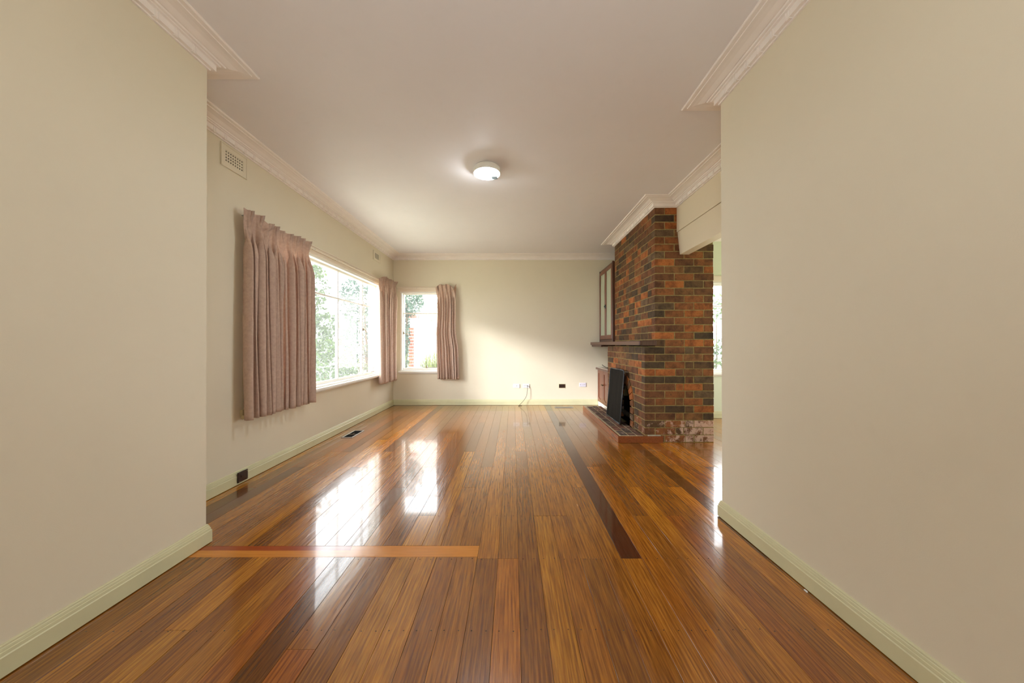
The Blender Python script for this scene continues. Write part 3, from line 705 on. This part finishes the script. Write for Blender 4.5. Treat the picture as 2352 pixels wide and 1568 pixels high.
# ------------------------------------------------------------------ curtains
def sstep(a, b, x):
    t = min(1, max(0, (x-a)/(b-a))); return t*t*(3-2*t)
def curtain(name, P, D, Nn, L0, L1, zt, zb, pleats, label, seed, amp=.03, flip=None, top=None, flare=None, hemv=.004, hdr=.085):
    """P start at wall, D run direction, Nn into the room; L0 gathered width at the top, L1 at the hem."""
    r = random.Random(seed); D, Nn, P = Vector(D), Vector(Nn), Vector(P)
    nu, nv = pleats*32, 60; me = MB(); jit = [r.uniform(-.16, .16) for _ in range(pleats+2)]; am = [r.uniform(.6, 1.25) for _ in range(pleats+2)]
    ph = [r.uniform(0, 6.28) for _ in range(6)]; vs = []
    H = zt-zb
    for j in range(nv+1):
        v = (j/nv)**1.25 if j else 0; s = v*H                       # distance below the top
        hd = 1-sstep(hdr*.55, hdr*1.5, s)                          # stiff header weight
        body = sstep(hdr*.9, hdr*4.5, s)
        for i in range(nu+1):
            u = i/nu; k = u*pleats; kk = int(min(pleats-1, k)); fr = k-kk
            # header: flat between pleats, three tight ridges at each pleat
            w = abs(fr-.5); tri = max(0, 1-w/.2)
            ridge = .040*(tri**.7)*(.55+.45*math.cos((fr-.5)*2*math.pi/.115))
            fan = 1+.5*sstep(hdr, 0, s)
            head_n = .018+ridge*fan*am[kk]
            head_t = (fr-.5)*-.35*tri/pleats
            # body: rolling folds, overhanging a little, drifting with height
            q = k*1.5+.10*math.sin(2.1*s+ph[0]+k*.7)+jit[kk]*1.4*sstep(.05, .5, s)*math.sin(math.pi*fr)
            A = amp*am[kk]*(.8+.35*v)
            w1_, w2_ = math.sin(2*math.pi*q), math.sin(4*math.pi*q+ph[1]+k)
            w3_ = math.sin(2*math.pi*q*2.63+ph[2]+1.3*s)
            body_n = .03+A*(.85*math.copysign(abs(w1_)**.75, w1_)+.25*w2_+.35*w3_*(.3+.7*math.sin(k*1.9+ph[3])**2))
            body_t = (.24*math.cos(2*math.pi*q)+.11*w3_)/pleats
            pin = 1-sstep(0, .06, abs(s-hdr))
            n_ = head_n*hd+body_n*body+(1-hd)*(1-body)*(.012+.038*tri**.6)
            t_ = head_t*hd+body_t*body
            Ls = L0+(L1-L0)*v
            if flare: Ls, o_ = flare(v, u, L0, L1)
            else: o_ = 0
            z = zt-s+(top(u) if top else 0)*(1-v)**1.5+hemv*v*math.sin(k*2.2+ph[4])
            pos = P+D*((u+t_)*Ls+o_)+Nn*max(.006, n_)
            if flip:
                f_ = flip(u, s); pos = pos+Nn*f_[0]+D*f_[1]; z += f_[2]
            vs.append((pos.x, pos.y, z))
    me.add(vs, [(j*(nu+1)+i, j*(nu+1)+i+1, (j+1)*(nu+1)+i+1, (j+1)*(nu+1)+i) for j in range(nv) for i in range(nu)])
    o = me.build(name, M['fabric'], smooth=True)
    md = o.modifiers.new('thickness', 'SOLIDIFY'); md.thickness = .0022; md.offset = 0
    return tag(o, label, 'curtain')
XT = XW+.055
def flop1(u, s):     # one pleat of the header folded forward near the near end
    g = math.exp(-((u-.25)/.045)**2)*(1-sstep(.05, .11, s)); return (.03*g, .015*g, -.03*g*(1-s/.12))
c1 = curtain('curtain', (XT, 2.895, 0), (0, 1, 0), (1, 0, 0), .93, .92, 2.315, .545, 9, 'wide dusty pink pleated curtain covering the near end of the large window', 3, .046, flip=flop1, top=lambda u: .012*math.sin(u*9)-.012*sstep(.15, .3, u)+.02*math.exp(-(u/.05)**2))
def flare2(v, u, L0, L1): return (L0+(L1-L0)*v-.06*math.sin(math.pi*v)**1, .0)
c2 = curtain('curtain', (XT+.005, 5.80, 0), (0, 1, 0), (1, 0, 0), .82, .74, 2.36, .505, 6, 'narrow pink pleated curtain gathered in the corner between the two windows', 11, .040, flare=flare2, top=lambda u: -.06*(1-sstep(0, .25, u))+.02*u)
def flop3(u, s):
    g = math.exp(-((u-.86)/.09)**2)*(1-sstep(.06, .13, s)); return (.06*g, .015*g, -.10*g*(1-s/.16))
def flare3(v, u, L0, L1): return (L0+(L1-L0)*v-.05*math.sin(math.pi*min(1, v*1.5)), .055*v+.03*math.sin(math.pi*min(1, v*2)))
c3 = curtain('curtain', (-1.50, YB-.055, 0), (1, 0, 0), (0, -1, 0), .40, .40, 2.335, .515, 5, 'short pink curtain with a drooping heading on the right of the corner window', 23, .036, flip=flop3, flare=flare3, top=lambda u: -.05*(1-sstep(0, .18, u))+.035*sstep(.9, 1, u)-.01*math.sin(u*20))
# tracks
def track(a, b, n, label):
    a, b, n = Vector(a), Vector(b), Vector(n); d = (b-a).normalized(); t = empty('curtain_track', a, label, 'curtain track')
    h = MB(); q = [(a, -.004), (b, -.004), (b, .004), (a, .004)]
    pts = lambda z: [tuple(p+n*w+Vector((0, 0, z))) for p, w in q]
    h.hexa(pts(-.009), pts(.009)).build('rail', M['trimcream'], t, bevel=.001)
    k = int((b-a).length/.55)+1
    for i in range(k+1):
        c = a+d*((b-a).length*i/k)*.98+d*.01
        x = MB(); x.cyl(c-n*.004, c-n*.024, .006, 8); x.cyl(c+n*.004+Vector((0, 0, -.004)), c+n*.010+Vector((0, 0, -.004)), .0055, 8); x.build('bracket', M['alum'], t)
track((XW+.046, 2.93, 2.285), (XW+.046, 6.62, 2.285), (1, 0, 0), 'cream curtain track above the large side window')
track((-2.26, YB-.046, 2.275), (-1.10, YB-.046, 2.275), (0, -1, 0), 'short cream curtain track above the corner window')
cl = empty('cord_cleat', (XW, 2.97, .56), 'cream plastic cord tensioner on the wall below the near curtain edge', 'cord cleat')
MB().box(XW, XW+.022, 2.945, 2.995, .572, .625).build('cleat_body', M['cordcream'], cl, bevel=.004)
MB().cyl((XW+.026, 2.948, .560), (XW+.026, 2.992, .560), .018, 14).cyl((XW+.03, 2.96, .625), (XW+.03, 2.96, .645), .008, 8).build('cord_wheel', M['cordcream'], cl, bevel=.002)
MB().tube([(XW+.012, 2.96, .63), (XW+.010, 2.97, 1.2), (XW+.010, 2.98, 2.0), (XW+.030, 2.98, 2.27)], .0016, 5).build('cord', M['cordcream'], cl)

# ------------------------------------------------------------------ air vents
def grid_vent(y0, y1, z0, z1, gy0, gy1, gz0, gz1, nc, nr, label, fill=.55, fillz=.55):
    v = empty('wall_vent', (XW, (y0+y1)/2, z0), label, 'air vent')
    mb = MB(); X0, X1 = XW, XW+.009
    cw, ch = (gy1-gy0)/nc, (gz1-gz0)/nr
    mb.box(X0, X1, y0, gy0, z0, z1); mb.box(X0, X1, gy1, y1, z0, z1); mb.box(X0, X1, gy0, gy1, z0, gz0); mb.box(X0, X1, gy0, gy1, gz1, z1)
    for i in range(nc+1):
        a = gy0+i*cw; hw = cw*(1-fill)/2; mb.box(X0, X1-.002, max(gy0, a-hw), min(gy1, a+hw), gz0, gz1)
    for j in range(nr+1):
        a = gz0+j*ch; hw = ch*(1-fillz)/2; mb.box(X0, X1-.0025, gy0, gy1, max(gz0, a-hw), min(gz1, a+hw))
    mb.build('grille_plate', M['wall'], v)
    MB().box(X0-.0, X0+.0008, gy0, gy1, gz0, gz1).build('opening', M['dark'], v)
    MB().box(X0, X1+.004, y0-.01, y0, z0-.01, z1+.01).box(X0, X1+.004, y1, y1+.01, z0-.01, z1+.01).box(X0, X1+.004, y0, y1, z0-.01, z0).box(X0, X1+.004, y0, y1, z1, z1+.01).build('rim', M['wall'], v, bevel=.002)
grid_vent(2.755, 3.005, 2.635, 2.800, 2.785, 2.970, 2.670, 2.765, 8, 4, 'cream plaster air vent with square holes high on the left wall near the camera')
grid_vent(5.755, 6.03, 2.615, 2.755, 5.80, 5.985, 2.645, 2.735, 1, 5, 'small cream louvred air vent high on the left wall by the far corner', .97, .5)
def floor_vent(x0, x1, y0, y1, along, n, label, c='alum', open_half=False):
    v = empty('floor_vent', ((x0+x1)/2, (y0+y1)/2, 0), label, 'floor vent'); b = .014
    MB().box(x0, x1, y0, y0+b, .0005, .006).box(x0, x1, y1-b, y1, .0005, .006).box(x0, x0+b, y0+b, y1-b, .0005, .006).box(x1-b, x1, y0+b, y1-b, .0005, .006).build('vent_frame', M[c], v, bevel=.0012)
    MB().box(x0+b, x1-b, y0+b, y1-b, .0005, .0012).build('opening', M['dark'], v)
    mb = MB()
    for i in range(n):
        t = (i+.5)/n
        if along == 'x': xx = x0+b+(x1-x0-2*b)*t; mb.box(xx-.0025, xx+.0025, y0+b, y1-b, .0012, .0045)
        else: yy = y0+b+(y1-y0-2*b)*t; mb.box(x0+b, x1-b, yy-.0025, yy+.0025, .0012, .0045)
    if n: mb.build('louvres', M['alum'], v)
    return v
fv = floor_vent(-2.185, -2.045, 4.37, 4.735, 'x', 0, 'open metal framed floor register near the left wall below the large window')
MB().box(-2.165, -2.065, 4.53, 4.545, .0012, .0040).cyl((-2.12, 4.55, .004), (-2.12, 4.60, .004), .0025, 6).build('damper_lever', M['brass'], fv)
floor_vent(.775, 1.115, 6.40, 6.51, 'x', 26, 'long grey louvred floor register near the back wall')

# ------------------------------------------------------------------ outlets
def plate(name, x, z, w, h, mat, label, cat, r=.006):
    o = empty(name, (x, YB, z), label, cat)
    MB().box(x-w/2, x+w/2, YB-.010, YB, z-h/2, z+h/2).build('cover_plate', mat, o, bevel=r, seg=2)
    return o
def spots(o, pts, mat, r=.004, name='socket_hole'):
    for px, pz in pts: MB().cyl((px, YB-.0101, pz), (px, YB-.0116, pz), r, 8).build(name, mat, o)
o1 = plate('wall_socket', .062, .373, .122, .076, M['plastic'], 'white wall plate with one central hole left of the cabled socket', 'wall plate'); spots(o1, [(.068, .374)], M['black'], .007)
o2 = plate('wall_socket', .252, .375, .124, .078, M['plastic'], 'white multi-way wall socket with a black cable plugged in', 'wall socket')
spots(o2, [(.215, .378), (.243, .378)], M['black'], .0065)
for px in (.215, .243, .271): MB().box(px-.009, px+.009, YB-.0116, YB-.0101, .395, .401).build('switch', M['alum'], o2)
o3 = plate('wall_socket', .948, .372, .116, .070, M['brownplastic'], 'dark brown wall socket on the back wall', 'wall socket', .003)
MB().box(.948-.064, .948+.064, YB-.004, YB-.0005, .372-.041, .372+.041).build('backing_plate', M['cordcream'], o3, bevel=.001)
o4 = plate('wall_socket', 1.352, .395, .132, .078, M['lavplastic'], 'cool white rounded wall socket nearest the fireplace cupboard', 'wall socket', .009); spots(o4, [(1.358, .394), (1.310, .396), (1.392, .396)], M['black'], .0055)
pts = [(.272, YB-.02, .378), (.276, YB-.035, .36), (.270, YB-.045, .28), (.255, YB-.055, .19), (.215, YB-.07, .12), (.16, YB-.09, .06), (.115, YB-.11, .018), (.098, YB-.13, .006), (.125, YB-.10, .006), (.17, YB-.07, .006)]
sm = []
for i in range(len(pts)-1):
    p0, p1, p2, p3 = [Vector(pts[max(0, min(len(pts)-1, i+k))]) for k in (-1, 0, 1, 2)]
    for t in (0, .25, .5, .75): sm.append(.5*((2*p1)+(-p0+p2)*t+(2*p0-5*p1+4*p2-p3)*t*t+(-p0+3*p1-3*p2+p3)*t**3))
cb = empty('aerial_cable', (.27, YB-.02, .2), 'thin black cable hanging from the white socket to the floor', 'cable')
MB().tube(sm, .0035, 7).build('cable_run', M['black'], cb)
MB().cyl((.272, YB-.0118, .378), (.272, YB-.032, .378), .008, 10).build('plug', M['black'], cb)
so = empty('skirting_socket', (XW+.02, 2.945, .02), 'dark brown socket mounted on the left skirting board near the doorway corner', 'wall socket')
MB().box(XW+.021, XW+.030, 2.893, 3.003, .018, .104).build('cover_plate', M['brownplastic'], so, bevel=.003)
for yy, zz in ((2.905, .094), (2.99, .094), (2.905, .03), (2.99, .03)): MB().cyl((XW+.0301, yy, zz), (XW+.0315, yy, zz), .005, 8).build('screw', M['brass'], so)
MB().box(XW+.0301, XW+.034, 2.925, 2.97, .055, .075).build('switch', M['brownplastic'], so, bevel=.002)
# round blank cover on near left wall, chip of plaster by the right skirting
tag(MB().cyl((XL, .852, 2.62), (XL+.0025, .852, 2.62), .0125, 24).build('round_wall_cover', plain('aged_wall_paint', (214, 202, 174), .6, .2, .02)), 'small painted round cover high on the near left wall', 'wall cover')
tag(MB().hexa([(1.393, 1.640, .0005), (1.400, 1.642, .0005), (1.402, 1.662, .0005), (1.394, 1.66, .0005)], [(1.394, 1.642, .004), (1.399, 1.643, .005), (1.40, 1.66, .004), (1.395, 1.658, .005)]).build('plaster_chip', M['plastic']), 'tiny white plaster chip on the floor beside the right skirting board', 'chip')

# ------------------------------------------------------------------ ceiling lamp
light('lamp_bulb', 'POINT', (-.31, 3.41, ZC-.105), 3.6, (.9, .96, 1)).data.shadow_soft_size = .02
lamp = empty('ceiling_lamp', (-.256, 3.37, ZC), 'round white flush ceiling lamp, switched on, in the middle of the ceiling', 'lamp')
c = (-.256, 3.37, 0)
MB().lathe(c, [(0, ZC), (.118, ZC), (.128, ZC-.01), (.134, ZC-.035), (.135, ZC-.060), (.130, ZC-.064), (.124, ZC-.060)], 48).build('lamp_body', M['white'], lamp, smooth=True)
MB().lathe(c, [(.1245, ZC-.058), (.120, ZC-.066), (.09, ZC-.074), (.05, ZC-.079), (0, ZC-.081)], 48).build('diffuser', M['lamp'], lamp, smooth=True)
MB().box(-.215, -.155, 3.375, 3.44, ZC-.086, ZC-.074).build('grey_block', plain('grey_plastic', (120, 134, 138), .4, .5, .05), lamp, bevel=.006)  # small grey block on the right of the diffuser

# ------------------------------------------------------------------ garden and neighbours
struct('ground', MB().box(-40, 40, -30, 40, -.55, -.45), M['lawn'])
def leaves(mb, c, rad, n, ls, r, hollow=.35, strap=False):
    for _ in range(n):
        while True:
            p = Vector([r.uniform(-1, 1) for _ in range(3)])
            if hollow < p.length < 1: break
        clump = math.sin(p.x*7+c[0])*math.sin(p.y*6+c[1])*math.sin(p.z*8+c[2])
        if clump < -.12: continue
        q = Vector((c[0]+p.x*rad[0], c[1]+p.y*rad[1], c[2]+p.z*rad[2]))
        d = Vector([r.uniform(-1, 1) for _ in range(3)]).normalized(); e = d.orthogonal().normalized(); e.rotate(Matrix.Rotation(r.uniform(0, 6.28), 3, d))
        L = ls*r.uniform(.6, 1.3); w = L*.28
        mb.add([q-d*L*.5, q+e*w, q+d*L*.5, q-e*w], [(0, 1, 2, 3)])
def bush(name, label, blobs, mat, seed, ls, trunk, cat='shrub', group=None):
    r = random.Random(seed); t = empty(name, (trunk[0][0], trunk[0][1], -.45), label, cat, group)
    mb = MB()
    for c, rad, n in blobs: leaves(mb, c, rad, n, ls, r)
    mb.build('foliage', M[mat], t)
    mb = MB(); b = Vector((trunk[0][0], trunk[0][1], -.47))
    for c, rad, n in blobs:
        m_ = (b+Vector(c))/2+Vector((r.uniform(-.1, .1), r.uniform(-.1, .1), 0)); mb.cyl(b, m_, trunk[1], 7, trunk[1]*.7); mb.cyl(m_, c, trunk[1]*.7, 7, trunk[1]*.3)
    mb.build('stem', M['bark'], t)
# seen through the large window (left)
bush('garden_shrub', 'leafy green shrub outside the large window, nearest its near panes', [((-5.4, 7.6, 1.0), (.9, .9, 1.0), 1500), ((-5.2, 8.2, .4), (.8, .7, .8), 1500)], 'leaf', 1, .085, ((-5.4, 8.0), .04))
bush('garden_shrub', 'low spreading shrub outside the large window below the transom', [((-5.6, 10.0, .5), (1.1, 1.0, .95), 2200), ((-4.9, 11.0, .2), (.8, .8, .5), 1300)], 'leaf', 2, .10, ((-5.3, 10.1), .03))
bush('garden_tree', 'small tree with hanging branches outside the middle of the large window', [((-7.2, 11.0, 3.0), (1.2, 1.3, .9), 2600), ((-6.6, 10.0, 3.6), (1.2, 1.2, .6), 1800), ((-7.4, 12.6, 1.5), (1.0, 1.3, 1.2), 2600), ((-7.0, 10.6, 2.3), (.9, 1.3, .8), 1300)], 'leaf', 3, .14, ((-7.2, 12.0), .08), 'tree')
bush('garden_tree', 'leafy tree outside the far end of the large window', [((-5.3, 12.2, 2.7), (.75, 1.0, 1.0), 2200), ((-5.5, 12.6, 1.3), (.7, .8, .8), 1300)], 'leafblue', 4, .12, ((-5.4, 12.9), .06), 'tree')
# seen through the corner window
bush('ivy_tree', 'dense blue-green leafy tree outside the left of the corner window', [((-3.0, 9.3, 1.5), (.20, .35, .80), 2600), ((-2.88, 9.3, 2.4), (.46, .5, .50), 3200), ((-2.98, 9.2, .8), (.18, .3, .5), 1400)], 'leafblue', 5, .065, ((-3.1, 9.3), .05), 'tree')
bush('garden_shrub', 'small green shrub outside the right of the corner window', [((-1.92, 10.4, 1.0), (.20, .3, .50), 1400)], 'leaf', 6, .07, ((-1.9, 10.4), .02))
# seen through the side room window
bush('garden_shrub', 'green shrub outside the window of the side room', [((5.0, 8.6, .75), (.7, .6, .6), 1700), ((5.3, 9.0, 2.1), (.35, .4, .4), 300)], 'leaf', 7, .09, ((5.0, 8.7), .03))
def strappy(name, c, n, label, seed):
    r = random.Random(seed); t = empty(name, (c[0], c[1], -.45), label, 'plant', 'strappy plants outside the corner window'); mb = MB()
    for _ in range(n):
        a = r.uniform(0, 6.28); L = r.uniform(1.3, 2.15); le = r.uniform(.05, .3); w = r.uniform(.008, .016); b = Vector((c[0]+r.uniform(-.12, .12), c[1]+r.uniform(-.12, .12), -.45)); d = Vector((math.cos(a), math.sin(a), 0)); sd = Vector((-d.y, d.x, 0))*w
        pr = None
        for k in range(6):
            t_ = k/5; q = b+d*(le*t_*t_*L*.8)+Vector((0, 0, L*(t_*1.25-.42*t_*t_*(1+le)))); s2 = sd*(1-t_*.92)
            cur = (q-s2, q+s2)
            if pr: mb.add([pr[0], pr[1], cur[1], cur[0]], [(0, 1, 2, 3)])
            pr = cur
    mb.build('leaf_blades', M['grassleaf'], t)
for i, (x, y, lb) in enumerate([(-2.80, 8.4, 'leftmost of the group'), (-2.30, 9.1, 'second from the left'), (-1.90, 8.4, 'below the small shrub'), (-1.45, 9.1, 'rightmost of the group')]):
    strappy('strap_leaf_plant', (x, y), 170, 'yellow-green strap-leaved plant outside the corner window, '+lb, 40+i)
# paling fence
fence = empty('paling_fence', (-9.0, 14, -.45), 'weathered grey timber paling fence beyond the shrubs', 'fence')
pm = MB().box(-.01, .01, -.047, .047, 0, 3.2).mesh('paling', M['fence'], bevel=.003)
for i in range(120):
    p = put('paling', pm, fence, None, (-9.0+rnd.uniform(-.006, .006), 8.0+i*.1, -.45+rnd.uniform(-.02, .02)))
for z in (0, 2.0): MB().box(-9.06, -9.015, 7.95, 20, z, z+.07).build('rail', M['fence'], fence)
# porch of the house next door
pier = empty('porch_pier', (-2.92, 10.1, -.45), 'red brick porch pier with pale joints outside the corner window', 'pier')
MB().box(-3.035, -2.798, 9.99, 10.21, -.45, 1.71).build('mortar', M['render'], pier)
pb_ = MB().box(-.054, .054, -.004, .112, -.036, .036).mesh('pier_brick', M['brick'], bevel=.003); ps = MB().box(-.112, .112, -.004, .112, -.036, .036).mesh('pier_brick', M['brick'], bevel=.003)
for k in range(24):
    z = -.40+k*.0885
    if k % 2: put('brick', ps, pier, lin(160, 84, 62), (-2.917, 9.98, z))
    else:
        put('brick', pb_, pier, lin(150, 76, 56), (-2.977, 9.98, z)); put('brick', pb_, pier, lin(168, 90, 66), (-2.857, 9.98, z))
MB().box(-3.04, -2.79, 9.98, 10.22, 1.712, 1.95).build('rendered_band', M['render'], pier)
MB().box(-3.04, -2.80, 9.97, 10.23, 1.952, 2.05).build('cap_course', M['brick'], pier).color = lin(170, 92, 74)
dp = tag(MB().cyl((-2.83, 9.9, -.45), (-2.83, 9.9, 1.7), .028, 12).build('downpipe', M['render']), 'white downpipe in front of the brick porch pier', 'pipe')
nh = empty('neighbouring_house', (-3, 15, -.45), 'white rendered house with pale tiled roof beyond the corner window', 'house')
MB().box(-6, 3, 15, 19, -.45, 2.55).build('wall', M['render'], nh)
MB().prism([(14.4, 2.5), (17, 5.2), (19.6, 2.5)], 'x', -6.4, 3.4).build('roof', M['rooftile'], nh)
for i in range(14):
    z = 2.62+i*.18; y = 14.4+(z-2.5)*(2.6/2.7)
    MB().box(-6.4, 3.4, y-.09, y+.04, z-.02, z+.015).build('tile_course', M['rooftile'], nh)
for x in (-3.6, -2.95, -2.75, -2.55): MB().box(x, x+.12, 14.97, 15, 2.1, 2.26).build('vent_brick', M['fence'], nh)
MB().box(-5.6, -4.6, 14.96, 15, .6, 1.9).build('window_pane', M['frost'], nh)
